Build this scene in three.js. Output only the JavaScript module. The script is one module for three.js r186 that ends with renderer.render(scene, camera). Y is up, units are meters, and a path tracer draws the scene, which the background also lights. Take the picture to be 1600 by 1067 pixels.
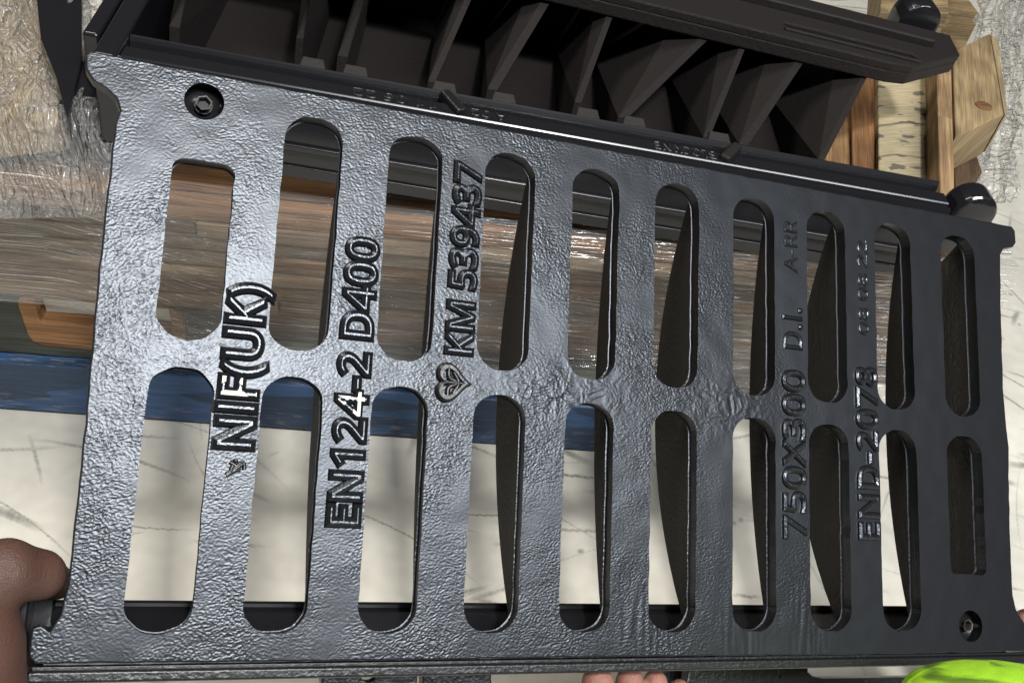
import * as THREE from 'three';
import { FontLoader } from 'three/addons/loaders/FontLoader.js';
import { MarchingCubes } from 'three/addons/objects/MarchingCubes.js';
import { RoundedBoxGeometry } from 'three/addons/geometries/RoundedBoxGeometry.js';
import { mergeGeometries, mergeVertices, toCreasedNormals } from 'three/addons/utils/BufferGeometryUtils.js';
import { RectAreaLightUniformsLib } from 'three/addons/lights/RectAreaLightUniformsLib.js';

// ---------------------------------------------------------------- camera, light, exposure
const scene = new THREE.Scene();
const V = (x, y, z) => new THREE.Vector3(x, y, z);
const camera = new THREE.PerspectiveCamera(2 * Math.atan(533.5 / 1500) * 180 / Math.PI, 1600 / 1067, 0.02, 40);
const EYE = V(0, 1, 0);
const camR = V(0.984808, 0.122788, -0.122788), camD = V(0.173648, -0.696364, 0.696364), camF = V(0, -0.707107, -0.707107);
camera.position.copy(EYE);
camera.quaternion.setFromRotationMatrix(new THREE.Matrix4().makeBasis(camR, camD.clone().negate(), camF.clone().negate()));
scene.add(camera);
scene.background = new THREE.Color().setRGB(0.026, 0.0245, 0.022);      // dim light of the hall
const renderer = new THREE.WebGLRenderer({ antialias: true });
renderer.toneMapping = THREE.LinearToneMapping;
renderer.toneMappingExposure = 0.86;
renderer.shadowMap.enabled = true;
RectAreaLightUniformsLib.init();
const LAMPS = [   // position, aim, width, height, radiance, colour
  [V(0.85, 3.3, 0.62), V(-0.12, 0.46, -0.45), 0.22, 0.22, 700, [1, 0.985, 0.95]],
  [V(1.62, 3.95, 1.05), V(0, 0.46, -0.5), 3.2, 0.66, 33, [0.93, 0.97, 1]],
  [V(-1.7, 3.9, -1.6), V(0, 0.3, -0.9), 1.2, 1.2, 17, [1, 0.93, 0.84]],
];

// ---------------------------------------------------------------- helpers
let seed = 7;
const rnd = () => ((seed = (seed * 1664525 + 1013904223) >>> 0) / 4294967296);
const rr = (a, b) => a + (b - a) * rnd();
const PERM = new Uint8Array(512);
{ const p = [...Array(256).keys()]; for (let i = 255; i > 0; i--) { const j = Math.floor(rnd() * (i + 1)); [p[i], p[j]] = [p[j], p[i]]; } for (let i = 0; i < 512; i++) PERM[i] = p[i & 255]; }
const GX = [], GY = []; for (let i = 0; i < 256; i++) { const a = rnd() * 6.2832; GX.push(Math.cos(a)); GY.push(Math.sin(a)); }
function noise(x, y) {
  const ix = Math.floor(x), iy = Math.floor(y), fx = x - ix, fy = y - iy, a = ix & 255, b = iy & 255;
  const u = fx * fx * fx * (fx * (fx * 6 - 15) + 10), v = fy * fy * fy * (fy * (fy * 6 - 15) + 10);
  const g = (i, j, dx, dy) => { const k = PERM[PERM[(a + i) & 255] + ((b + j) & 255)]; return GX[k] * dx + GY[k] * dy; };
  const n0 = g(0, 0, fx, fy), n1 = g(1, 0, fx - 1, fy), n2 = g(0, 1, fx, fy - 1), n3 = g(1, 1, fx - 1, fy - 1);
  return ((n0 + (n1 - n0) * u) + ((n2 + (n3 - n2) * u) - (n0 + (n1 - n0) * u)) * v) * 1.5;
}
const fbm = (x, y, o = 4) => { let s = 0, a = 0.5; for (let i = 0; i < o; i++) { s += a * noise(x, y); x = x * 2.03 + 17.1; y = y * 2.03 + 5.3; a *= 0.5; } return s; };
const clamp = (x, a = 0, b = 1) => Math.min(b, Math.max(a, x));
const smooth = (a, b, x) => { const t = clamp((x - a) / (b - a)); return t * t * (3 - 2 * t); };
const lerp = (a, b, t) => a + (b - a) * t;

const taken = {};
function numbered(n) { if (!(n in taken)) { taken[n] = 0; return n; } taken[n]++; return n + '_' + String(taken[n]).padStart(3, '0'); }
function thing(name, label, category, group) {
  const o = new THREE.Group(); o.name = numbered(name); o.userData = { label, category }; if (group) o.userData.group = group;
  scene.add(o); return o;
}
function part(name, geo, mat, parent, label) {
  const m = new THREE.Mesh(geo, mat); m.name = name; m.castShadow = m.receiveShadow = true;
  if (label) m.userData.label = label;
  parent.add(m); return m;
}
function single(name, geo, mat, label, category, group) {
  const m = part(numbered(name), geo, mat, scene); m.userData = { label, category }; if (group) m.userData.group = group; return m;
}
function boxUV(g, along = 'x', scale = 1) {          // uv in metres from the dominant face direction; u runs along the grain
  g = g.index ? g.toNonIndexed() : g; if (!g.attributes.normal) g.computeVertexNormals();
  const p = g.attributes.position, uv = new Float32Array(p.count * 2);
  for (let i = 0; i < p.count; i += 3) {
    const a = V().fromBufferAttribute(p, i), b = V().fromBufferAttribute(p, i + 1), c = V().fromBufferAttribute(p, i + 2);
    const n = b.clone().sub(a).cross(c.clone().sub(a)), ax = [Math.abs(n.x), Math.abs(n.y), Math.abs(n.z)], k = ax.indexOf(Math.max(...ax));
    for (let j = 0; j < 3; j++) {
      const q = [a, b, c][j]; let s, t;
      if (k === 0) [s, t] = [q.z, q.y]; else if (k === 1) [s, t] = [q.x, q.z]; else [s, t] = [q.x, q.y];
      if (along === 'z') { if (k === 1) [s, t] = [q.z, q.x]; else if (k === 2) [s, t] = [q.y, q.x]; }
      if (along === 'y' ) { if (k !== 1) [s, t] = [q.y, k === 0 ? q.z : q.x]; }
      uv[(i + j) * 2] = s * scale; uv[(i + j) * 2 + 1] = t * scale;
    }
  }
  g.setAttribute('uv', new THREE.BufferAttribute(uv, 2)); return g;
}
function box(x0, x1, y0, y1, z0, z1, r = 0.0015, along) {
  const w = x1 - x0, h = y1 - y0, d = z1 - z0;
  const g = new RoundedBoxGeometry(w, h, d, 2, Math.min(r, w / 2.2, h / 2.2, d / 2.2)); g.translate((x0 + x1) / 2, (y0 + y1) / 2, (z0 + z1) / 2);
  return boxUV(g, along ?? (d > w && d > h ? 'z' : h > w ? 'y' : 'x'));
}
const strip = (g) => { g = g.index ? g.toNonIndexed() : g; for (const k of Object.keys(g.attributes)) if (!['position', 'normal', 'uv'].includes(k)) g.deleteAttribute(k); return g; };
const join = (list) => mergeGeometries(list.map(strip), false);
function fieldTexture(w, h, fn, color, type = 'byte') {
  const data = type === 'float' ? new Float32Array(w * h * 4) : new Uint8Array(w * h * 4);
  for (let j = 0; j < h; j++) for (let i = 0; i < w; i++) {
    const c = fn((i + 0.5) / w, (j + 0.5) / h), k = (j * w + i) * 4;
    for (let q = 0; q < 3; q++) { const v = c.length ? c[q] : c; data[k + q] = type === 'float' ? v : Math.round(255 * clamp(v)); }
    data[k + 3] = type === 'float' ? 1 : 255;
  }
  const t = new THREE.DataTexture(data, w, h, THREE.RGBAFormat, type === 'float' ? THREE.FloatType : THREE.UnsignedByteType);
  t.wrapS = t.wrapT = THREE.RepeatWrapping; t.magFilter = THREE.LinearFilter; t.minFilter = THREE.LinearFilter;
  if (color) t.colorSpace = THREE.SRGBColorSpace; t.needsUpdate = true; return t;
}
const sized = (t, sx, sy = sx, ox = 0, oy = 0) => { const c = t.clone(); c.repeat.set(1 / sx, 1 / sy); c.offset.set(ox, oy); c.needsUpdate = true; return c; };

// photograph directions -> places on the grate's plane, on a level, or on the pallet's front
const gU = V(0.934458, -0.205232, -0.290977), gV = V(0.128581, -0.567549, 0.813237), gW = V(-0.332046, -0.797351, -0.503962), gO = V(0.101723, 0.447951, -0.516595);
const ray = (px, py) => camF.clone().addScaledVector(camR, (px - 800) / 1500).addScaledVector(camD, (py - 533.5) / 1500);
function onGrate(px, py, w = 0) {                       // grate's own axes: x along, y across (up), z towards the viewer
  const d = ray(px, py), o = EYE.clone().sub(gO), s = (w - o.dot(gW)) / d.dot(gW), p = o.addScaledVector(d, s);
  return V(p.dot(gU), -p.dot(gV), -w);
}
const PSI = 7.5 * Math.PI / 180, PX = V(Math.cos(PSI), 0, -Math.sin(PSI)), PZ = V(Math.sin(PSI), 0, Math.cos(PSI)), PO = V(0, 0, -0.80);
const inPallet = (p) => { const q = p.clone().sub(PO); return V(q.dot(PX), p.y, q.dot(PZ)); };
const onLevel = (px, py, h) => { const d = ray(px, py); return inPallet(EYE.clone().addScaledVector(d, (h - 1) / d.y)); };
const onFront = (px, py, z = 0) => { const d = ray(px, py), s = (z - EYE.clone().sub(PO).dot(PZ)) / d.dot(PZ); return inPallet(EYE.clone().addScaledVector(d, s)); };
function atPallet(o) { o.position.copy(PO); o.rotation.y = PSI; return o; }

// ---------------------------------------------------------------- materials
const ironBump = fieldTexture(512, 512, (x, y) => {
  const t = (f, k) => { let s = 0; for (const [dx, dy, wt] of [[0, 0, (1 - x) * (1 - y)], [-1, 0, x * (1 - y)], [0, -1, (1 - x) * y], [-1, -1, x * y]]) s += wt * noise((x + dx) * f + k, (y + dy) * f + k); return s; };
  return 0.5 + 0.35 * t(20, 3) + 0.22 * t(47, 9) + 0.12 * t(90, 1);
}, false, 'float');
const iron = new THREE.MeshPhysicalMaterial({ color: new THREE.Color().setRGB(0.009, 0.0092, 0.010), roughness: 0.36, bumpMap: sized(ironBump, 0.11), bumpScale: 0.0005 });
const gloss = new THREE.MeshPhysicalMaterial({ color: new THREE.Color().setRGB(0.010, 0.010, 0.012), roughness: 0.22 });
const letterPaint = new THREE.MeshPhysicalMaterial({ color: new THREE.Color().setRGB(0.008, 0.008, 0.009), roughness: 0.27, ior: 1.6, specularColor: new THREE.Color().setRGB(0.8, 0.88, 1), bumpMap: sized(ironBump, 0.06), bumpScale: 0.0003 });
const ribCast = new THREE.MeshPhysicalMaterial({ color: new THREE.Color().setRGB(0.034, 0.030, 0.027), roughness: 0.7, ior: 1.4, bumpMap: sized(ironBump, 0.09), bumpScale: 0.0014 });
const ironDusty = new THREE.MeshPhysicalMaterial({ color: new THREE.Color().setRGB(0.013, 0.0105, 0.010), roughness: 0.62, ior: 1.33, bumpMap: sized(ironBump, 0.13), bumpScale: 0.0007 });
// painted top of the grate: leathery wrinkles where the paint pooled thick, smoother towards one end
const W_ = 0.86, H_ = 0.43;
const paintBump = fieldTexture(2048, 1024, (x, y) => {
  const u = (x - 0.5) * W_, v = (y - 0.5) * H_;
  const wx = noise(u * 60 + 3, v * 60) * 0.35, wy = noise(u * 60, v * 60 + 9) * 0.35;
  const a = (u + v * 0.55) * 235, b = (v - u * 0.35) * 360;
  const r1 = 1 - Math.abs(noise(a + wx * 3, b + wy * 3)), r2 = noise(a * 2.1 + 7, b * 2.1 + wx), r3 = noise(u * 900, v * 900);
  const thick = lerp(1, 0.16, smooth(-0.01, 0.17, u + 0.10 * noise(u * 9, v * 9)));
  const patch = 0.22 + 1.35 * clamp(0.5 + 1.5 * fbm(u * 15 + 2, v * 15, 3));
  let h = thick * patch * (r1 * 0.75 + r2 * 0.3 + r3 * 0.10);
  const lump = Math.exp(-(((u + 0.062) / 0.055) ** 2) - (((v + 0.002) / 0.022) ** 2)) + 0.9 * Math.exp(-(((u - 0.085) / 0.04) ** 2) - ((v / 0.022) ** 2));
  h += lump * 4.5 * (0.5 - Math.abs(fbm(u * 75 + wx, v * 75 + wy, 3)));
  for (const [su, a0] of [[0.015, 1], [0.1, 0.7], [0.165, 0.8], [-0.25, 0.5]]) {
    const e = Math.exp(-(((u - su) / 0.018) ** 2)) * smooth(-0.135, -0.17, v);
    h += e * a0 * 1.4 * noise(u * 210 + su * 50, v * 26);
  }
  h += 1.2 * fbm(u * 22, v * 22, 2) * (0.35 + 0.65 * thick) + 0.5 * noise(u * 55 + 8, v * 55);
  return 0.3 + 0.2 * h;
}, false, 'float');
paintBump.repeat.set(1 / W_, 1 / H_); paintBump.offset.set(0.5, 0.5);
const paint = new THREE.MeshPhysicalMaterial({ color: new THREE.Color().setRGB(0.009, 0.0095, 0.011), roughness: 0.35, ior: 1.55, specularColor: new THREE.Color().setRGB(0.85, 0.905, 1), bumpMap: paintBump, bumpScale: 0.00135 });
const boltSteel = new THREE.MeshPhysicalMaterial({ color: new THREE.Color().setRGB(0.075, 0.07, 0.062), roughness: 0.55, metalness: 0.4, bumpMap: sized(ironBump, 0.05), bumpScale: 0.0002 });
const flake = fieldTexture(128, 128, (x, y) => smooth(-0.06, 0.0, fbm(x * 7 + 2, y * 7, 3)));
const chipped = new THREE.MeshStandardMaterial({ color: new THREE.Color().setRGB(0.62, 0.60, 0.54), roughness: 0.6, alphaMap: sized(flake, 0.05), alphaTest: 0.5, side: THREE.DoubleSide });
const grain = fieldTexture(512, 512, (x, y) => {
  const g = 0.5 + 0.5 * fbm(x * 3 + 1.5 * noise(x * 2, y * 6), y * 46, 4), k = fbm(x * 6 + 40, y * 7, 3), s = noise(x * 14, y * 150);
  const v = clamp(0.70 + 0.34 * (g - 0.5) + 0.28 * k + 0.10 * s); return [v, v * (0.985 + 0.03 * k), v * (0.96 + 0.06 * k)];
}, true);
const grainBump = fieldTexture(512, 512, (x, y) => 0.5 + 0.4 * fbm(x * 4, y * 60, 4) + 0.1 * noise(x * 120, y * 120), false, 'float');
const wood = (r, g, b, rough = 0.75) => new THREE.MeshStandardMaterial({ color: new THREE.Color().setRGB(r, g, b), map: sized(grain, 0.62, 0.22, rnd(), rnd()), roughness: rough, bumpMap: sized(grainBump, 0.5, 0.2, rnd(), rnd()), bumpScale: 0.0016 });
const film = (milk, rough, bx, by, depth, tex) => new THREE.MeshPhysicalMaterial({ color: new THREE.Color().setRGB(0.93, 0.92, 0.90), transmission: 1 - milk, thickness: 0, roughness: rough, ior: 1.5, bumpMap: sized(tex, bx, by), bumpScale: depth, side: THREE.DoubleSide });
const streakBump = fieldTexture(512, 512, (x, y) => 0.5 + 0.45 * (0.55 - Math.abs(fbm(x * 3 + 2 * noise(x * 2, y * 3), y * 34, 4))) + 0.25 * noise(x * 7, y * 80), false, 'float');
const crease = (x, y) => (1 - Math.min(1, 2.2 * Math.abs(noise(x, y)))) ** 2;
const crumpleBump = fieldTexture(512, 512, (x, y) => { const a = fbm(x * 6, y * 6, 2) * 2.5; return 0.2 + 0.5 * crease(x * 8 + a, y * 6) + 0.3 * crease(x * 15, y * 19 + a) + 0.15 * crease(x * 40 + a, y * 30) + 0.3 * noise(x * 5, y * 5 + a); }, false, 'float');

// ---------------------------------------------------------------- floor
{
  const N = 1536, S = 2.6, marks = new Float32Array(N * N);
  const stroke = (x, y, ang, len, wid, k, bend) => {
    const steps = Math.ceil(len * 1.5);
    for (let s = 0; s < steps; s++) {
      const t = s / steps; ang += bend / steps; x += Math.cos(ang) / 1.5; y += Math.sin(ang) / 1.5;
      const e = k * Math.sin(Math.PI * clamp(t * 0.96 + 0.02)) * (0.45 + 0.55 * rnd()), r = Math.ceil(wid);
      for (let j = -r; j <= r; j++) for (let i = -r; i <= r; i++) {
        const q = Math.hypot(i, j); if (q > wid) continue;
        const at = ((Math.round(y + j) % N + N) % N) * N + (Math.round(x + i) % N + N) % N; marks[at] = Math.max(marks[at], e * (1 - 0.6 * q / wid));
      }
    }
  };
  for (let i = 0; i < 900; i++) { const d = rnd() < 0.55 ? rr(-0.25, 0.25) : rr(0, 6.28); stroke(rnd() * N, rnd() * N, d, rr(8, 130), rr(0.6, 1.5), rr(0.25, 0.8), rr(-0.5, 0.5)); }
  for (let i = 0; i < 300; i++) stroke(rnd() * N, rnd() * N, rnd() < 0.5 ? rr(-0.3, 0.3) : rr(1.2, 1.9), rr(6, 60), rr(1.2, 3.2), rr(0.25, 0.75), rr(-0.3, 0.3));
  for (let i = 0; i < 260; i++) stroke(rnd() * N, rnd() * N, rr(0, 6), rr(2, 5), rr(1, 2.6), rr(0.3, 0.8), 0);
  const tile = (f) => (x, y) => { let s = 0; for (const [dx, dy, wt] of [[0, 0, (1 - x) * (1 - y)], [-1, 0, x * (1 - y)], [0, -1, (1 - x) * y], [-1, -1, x * y]]) s += wt * f(x + dx, y + dy); return s; };
  const big = tile((x, y) => fbm(x * 9, y * 9, 4)), fine = tile((x, y) => noise(x * 160, y * 160)), smear = tile((x, y) => fbm(x * 8 + 9, y * 60, 3));
  const map = fieldTexture(N, N, (x, y) => {
    const m = marks[Math.floor(y * N) * N + Math.floor(x * N)], d = 0.80 + 0.20 * big(x, y) + 0.03 * fine(x, y) + 0.10 * Math.min(0, smear(x, y)), q = 1 - 0.6 * m;
    return [d * q, d * q * 0.99, d * q * 0.955];
  }, true);
  const g = new THREE.PlaneGeometry(9, 9); g.rotateX(-Math.PI / 2);
  const uv = g.attributes.uv, p = g.attributes.position; for (let i = 0; i < p.count; i++) uv.setXY(i, p.getX(i) / S, -p.getZ(i) / S);
  const fl = part('floor', g, new THREE.MeshStandardMaterial({ map, color: new THREE.Color().setRGB(0.97, 0.945, 0.90), roughness: 0.5, bumpMap: sized(ironBump, 0.3), bumpScale: 0.0004 }), scene);
  fl.userData = { kind: 'structure', label: 'pale scuffed concrete warehouse floor' }; fl.position.set(0, 0, -1.2);
}

// ---------------------------------------------------------------- ceiling lamps
LAMPS.forEach(([at, aim, w, h, L, c], i) => {
  const t = thing('ceiling_lamp', ['small square white high-bay lamp shining down through the grate', 'long cool white strip lamp hung above the lettered grate', 'square warm white panel lamp hung over the wrapped timber'][i], 'lamp');
  const z = aim.clone().sub(at).normalize(), x = V(-1, 0, 0.12).addScaledVector(z, -V(-1, 0, 0.12).dot(z)).normalize();
  t.position.copy(at); t.quaternion.setFromRotationMatrix(new THREE.Matrix4().makeBasis(x, z.clone().cross(x), z));
  part('housing', box(-w / 2 - 0.02, w / 2 + 0.02, -h / 2 - 0.02, h / 2 + 0.02, -0.06, -0.004, 0.004), new THREE.MeshStandardMaterial({ color: 0x9a9c9e, roughness: 0.5, metalness: 0.3 }), t);
  part('diffuser', new THREE.PlaneGeometry(w, h), new THREE.MeshStandardMaterial({ color: 0x222222, emissive: new THREE.Color().setRGB(...c), emissiveIntensity: 1.5, roughness: 0.6 }), t);
  const l = new THREE.RectAreaLight(new THREE.Color().setRGB(...c), L, w, h); l.name = 'lamp_light'; l.position.z = 0.004; l.rotation.y = Math.PI; t.add(l);
});

// ---------------------------------------------------------------- the lettered grate
const grate = thing('drain_grate', 'black painted cast iron drain grate with raised lettering and two rows of slots', 'drain grate');
grate.position.copy(gO);
grate.quaternion.setFromRotationMatrix(new THREE.Matrix4().makeBasis(gU, gV.clone().negate(), gW.clone().negate()));
const PITCH = 0.075;
{
  const out = [[-416, -198], [-300, -198], [0, -199], [412, -200], [416, -196], [416, -184], [412, -179], [400, -176], [395, -169], [393, -120], [391, -40], [394, 16], [391, 100], [391, 149], [394, 161], [404, 174], [416, 179], [418, 184], [417, 198],
    [200, 199], [0, 198], [-230, 198], [-404, 197], [-408, 193], [-408, 176], [-403, 174.5], [-398, 178], [-393, 168], [-391, 150], [-392, 60], [-395, -60], [-396, -150], [-394, -160], [-397, -168], [-404, -174], [-413, -178], [-418, -185], [-419, -194]];
  const path = []; const n = out.length;
  for (let i = 0; i < n; i++) {                           // subdivide the long runs and roughen them a little
    const [a, b] = out[i], [c, d] = out[(i + 1) % n], m = Math.max(1, Math.round(Math.hypot(c - a, d - b) / 9));
    for (let k = 0; k < m; k++) { const x = lerp(a, c, k / m), y = lerp(b, d, k / m), e = m > 1 ? 0.7 : 0.2; path.push(new THREE.Vector2((x + e * noise(x * 0.09, y * 0.09)) / 1000, -(y + e * noise(x * 0.09 + 50, y * 0.09)) / 1000)); }
  }
  const shape = new THREE.Shape(path);
  const slot = (cx, v0, v1, hw, r0, r1) => {              // v0 < v1 across the grate; corner radii at each end
    const pts = []; const arc = (x, y, r, a0, a1) => { for (let k = 0; k <= 8; k++) { const a = lerp(a0, a1, k / 8); pts.push([x + r * Math.cos(a), y + r * Math.sin(a) * (r > 0.012 ? 0.93 : 1)]); } };
    const H = Math.PI / 2, q = 0.93;
    arc(cx + hw - r0, v0 + r0 * (r0 > 0.012 ? q : 1), r0, -H, 0);
    for (let k = 1; k < 14; k++) pts.push([cx + hw, lerp(v0 + r0, v1 - r1, k / 14)]);
    arc(cx + hw - r1, v1 - r1 * (r1 > 0.012 ? q : 1), r1, 0, H); arc(cx - hw + r1, v1 - r1 * (r1 > 0.012 ? q : 1), r1, H, 2 * H);
    for (let k = 1; k < 14; k++) pts.push([cx - hw, lerp(v1 - r1, v0 + r0, k / 14)]);
    arc(cx - hw + r0, v0 + r0 * (r0 > 0.012 ? q : 1), r0, 2 * H, 3 * H);
    return new THREE.Path(pts.map(([x, y]) => new THREE.Vector2(x + 0.0007 * noise(x * 90, y * 90), -(y + 0.0007 * noise(x * 90 + 30, y * 90)))));
  };
  for (let i = 0; i < 10; i++) {
    const cx = (i - 4.5) * PITCH + [1, -1, 0, 1, 0, 0, 0.5, 1, 0.5, 3][i] * 0.001, hw = 0.0222;
    shape.holes.push(slot(cx, i === 0 ? -0.1355 : -0.1815, -0.0078, hw, i === 0 ? 0.010 : 0.0205, 0.0205));
    shape.holes.push(slot(cx + (i === 9 ? -0.001 : 0), 0.0078, i === 9 ? 0.1335 : 0.1815, hw, 0.0205, i === 9 ? 0.007 : 0.0205));
  }
  const bolts = [[-0.341, -0.177], [0.339, 0.176]];
  for (const [u, v] of bolts) { const h = new THREE.Path(); h.absarc(u, -v, 0.0148, 0, 6.2832, true); shape.holes.push(h); }
  const g = new THREE.ExtrudeGeometry(shape, { depth: 0.010, bevelEnabled: true, bevelThickness: 0.0014, bevelSize: 0.0014, bevelOffset: -0.0014, bevelSegments: 3, curveSegments: 24 });
  g.translate(0, 0, -0.0114);
  part('deck_plate', g, paint, grate);
  // belly ribs below the bars, deep and shallow by turns
  const rib = (u, half, depth, v0 = -0.186, v1 = 0.186, power = 2.1) => {
    const s = new THREE.Shape(); s.moveTo(-v1, -0.0095); s.lineTo(-v0, -0.0095);
    for (let k = 0; k <= 20; k++) { const t = lerp(-1, 1, k / 20), v = lerp(v0, v1, k / 20); s.lineTo(-v, -(0.015 + (depth - 0.015) * Math.max(0, 1 - Math.abs(t) ** power))); }
    const e = new THREE.ExtrudeGeometry(s, { depth: 2 * half - 0.003, bevelEnabled: true, bevelThickness: 0.0015, bevelSize: 0.0015, bevelOffset: -0.0015, bevelSegments: 2 });
    e.applyMatrix4(new THREE.Matrix4().makeBasis(V(0, 1, 0), V(0, 0, 1), V(1, 0, 0))); e.translate(u - half + 0.0015, 0, 0);
    const p = e.attributes.position; for (let k = 0; k < p.count; k++) p.setX(k, u + (p.getX(k) - u) * (1 + 3.2 * p.getZ(k)));   // taper downwards
    e.computeVertexNormals(); return boxUV(e);
  };
  for (let j = 0; j < 9; j++) part('rib', rib((j - 4) * PITCH + [0, -0.0005, 0.0005, 0.0005, 0, 0.0002, 0.0008, 0.0008, 0.0018][j], 0.0154, j % 2 ? 0.079 : 0.043), ribCast, grate);
  part('end_wall', rib(0.3732, 0.0105, 0.075, -0.185, 0.185, 7), ribCast, grate); part('end_wall', rib(-0.384, 0.006, 0.055, -0.15, 0.15), iron, grate);
  // rim, seat and skirt along the near long side
  part('rim_bar', join([box(-0.408, 0.425, -0.2092, -0.2016, -0.028, -0.0012, 0.002), box(-0.406, 0.424, -0.2022, -0.1996, -0.026, -0.006, 0.0008)]), iron, grate);
  const along = (prof, x0, x1) => { const e = new THREE.ExtrudeGeometry(new THREE.Shape(prof.map(([y, z]) => new THREE.Vector2(y, z))), { depth: x1 - x0, bevelEnabled: false }); e.applyMatrix4(new THREE.Matrix4().makeBasis(V(0, 1, 0), V(0, 0, 1), V(1, 0, 0))); e.translate(x0, 0, 0); return boxUV(e); };
  part('seat_ledge', join([along([[-0.2, -0.0118], [-0.2, -0.062], [-0.1652, -0.062], [-0.1646, -0.0535], [-0.1662, -0.0518], [-0.1684, -0.0518], [-0.1696, -0.0532], [-0.196, -0.0122]], -0.40, 0.392), box(-0.418, -0.3995, -0.199, -0.158, -0.062, -0.05, 0.002), box(-0.418, -0.412, -0.199, -0.15, -0.05, -0.012, 0.002)]), gloss, grate);
  part('corner_post', join([box(-0.408, -0.392, -0.245, -0.2095, -0.075, -0.012, 0.006), box(-0.405, -0.385, -0.2, -0.178, -0.07, -0.02, 0.004)]), iron, grate);
  // base flange with lugs and bolt holes, seen below the rim
  const lug = (pts, holes, w) => {
    const s = new THREE.Shape(pts.map(([x, y]) => { const p = onGrate(x, y, w); return new THREE.Vector2(p.x, p.y); }));
    for (const [x, y, rx, ry] of holes) { const p = onGrate(x, y, w), h = new THREE.Path(); h.absellipse(p.x, p.y, rx, ry, 0, 6.2832, true); s.holes.push(h); }
    const e = new THREE.ExtrudeGeometry(s, { depth: 0.009, bevelEnabled: true, bevelThickness: 0.0015, bevelSize: 0.0015, bevelOffset: -0.0015, bevelSegments: 2, curveSegments: 20 }); e.translate(0, 0, -w - 0.0105); return boxUV(e);
  };
  part('base_lug', lug([[497, 1028], [655, 1028], [652, 1066], [655, 1110], [505, 1110], [502, 1062]], [[577, 1056, 0.0078, 0.0062]], 0.075), iron, grate);
  part('base_lug', lug([[660, 1028], [770, 1028], [768, 1062], [775, 1110], [660, 1110]], [], 0.10), iron, grate);
  part('base_lug', lug([[1082, 1020], [1263, 1020], [1264, 1050], [1272, 1057], [1290, 1060], [1440, 1058], [1640, 1054], [1640, 1110], [1070, 1110], [1074, 1064]], [[1219, 1050, 0.0036, 0.0068]], 0.09), iron, grate);
  part('base_lug', lug([[1040, 1028], [1074, 1028], [1066, 1064], [1060, 1110], [1036, 1110]], [], 0.115), iron, grate);
  // recessed hexagon socket bolts
  for (const [u, v] of bolts) {
    const b = new THREE.Group(); b.name = 'bolt'; b.position.set(u, -v, 0); grate.add(b);
    const well = new THREE.LatheGeometry([[0.0152, -0.002], [0.0150, -0.0125], [0.0001, -0.0125]].map(([r, y]) => new THREE.Vector2(r, y)), 32); well.rotateX(Math.PI / 2); part('bolt_well', boxUV(well), gloss, b);
    const s = new THREE.Shape(); s.absarc(0, 0, 0.0108, 0, 6.2832); const hx = new THREE.Path(); for (let k = 0; k <= 6; k++) { const a = k * Math.PI / 3 + 0.3; k ? hx.lineTo(0.0057 * Math.cos(a), 0.0057 * Math.sin(a)) : hx.moveTo(0.0057 * Math.cos(a), 0.0057 * Math.sin(a)); } s.holes.push(hx);
    const hd = new THREE.ExtrudeGeometry(s, { depth: 0.005, bevelEnabled: true, bevelThickness: 0.0011, bevelSize: 0.0011, bevelSegments: 2, curveSegments: 24 }); hd.translate(0, 0, -0.0085);
    part('bolt_head', boxUV(toCreasedNormals(hd, 0.5)), boltSteel, b);
    const f = new THREE.CircleGeometry(0.0062, 24); f.translate(0, 0, -0.0082); part('bolt_socket', boxUV(f), gloss, b);
    const boss = new THREE.CylinderGeometry(0.021, 0.019, 0.032, 28); boss.rotateX(Math.PI / 2); boss.translate(0, 0, -0.0295); part('bolt_boss', boxUV(boss), iron, b);
  }
}

// ---------------------------------------------------------------- raised lettering
const font = await new FontLoader().loadAsync('fonts/droid/droid_sans_regular.typeface.json');
const capShape = new THREE.ShapeGeometry(font.generateShapes('E', 1)); capShape.computeBoundingBox(); const CAP = capShape.boundingBox.max.y;
function letters(text, cap, span, height, bevel, thin = 0) {          // x along the text from 0 to span, y from 0 to cap, crest at z = height
  const k = cap / CAP, S = font.data, adv = [...text].map((c) => (S.glyphs[c] ?? S.glyphs['?']).ha / S.resolution);
  const inks = adv.map((a, i) => text[i] === ' ' ? a * 0.8 : a), total = inks.reduce((a, b) => a + b, 0), fx = span / total, out = []; let x = 0;
  [...text].forEach((ch, i) => {
    if (ch !== ' ') {
      const flat = font.generateShapes(ch, 1).map((s) => {
        const q = s.extractPoints(5), jog = (p) => new THREE.Vector2(p.x * fx, p.y * k);
        const n = new THREE.Shape(q.shape.map(jog)); n.holes = q.holes.map((h) => new THREE.Path(h.map(jog))); return n;
      }), g = new THREE.ExtrudeGeometry(flat, { depth: 0.0005, bevelEnabled: true, bevelThickness: height, bevelSize: bevel, bevelOffset: -thin, bevelSegments: 2, curveSegments: 5 });
      g.translate(x * fx, 0, -0.0005); g.userData = { ch, i, flat, x: x * fx }; out.push(g);
    }
    x += inks[i];
  });
  return out;
}
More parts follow.
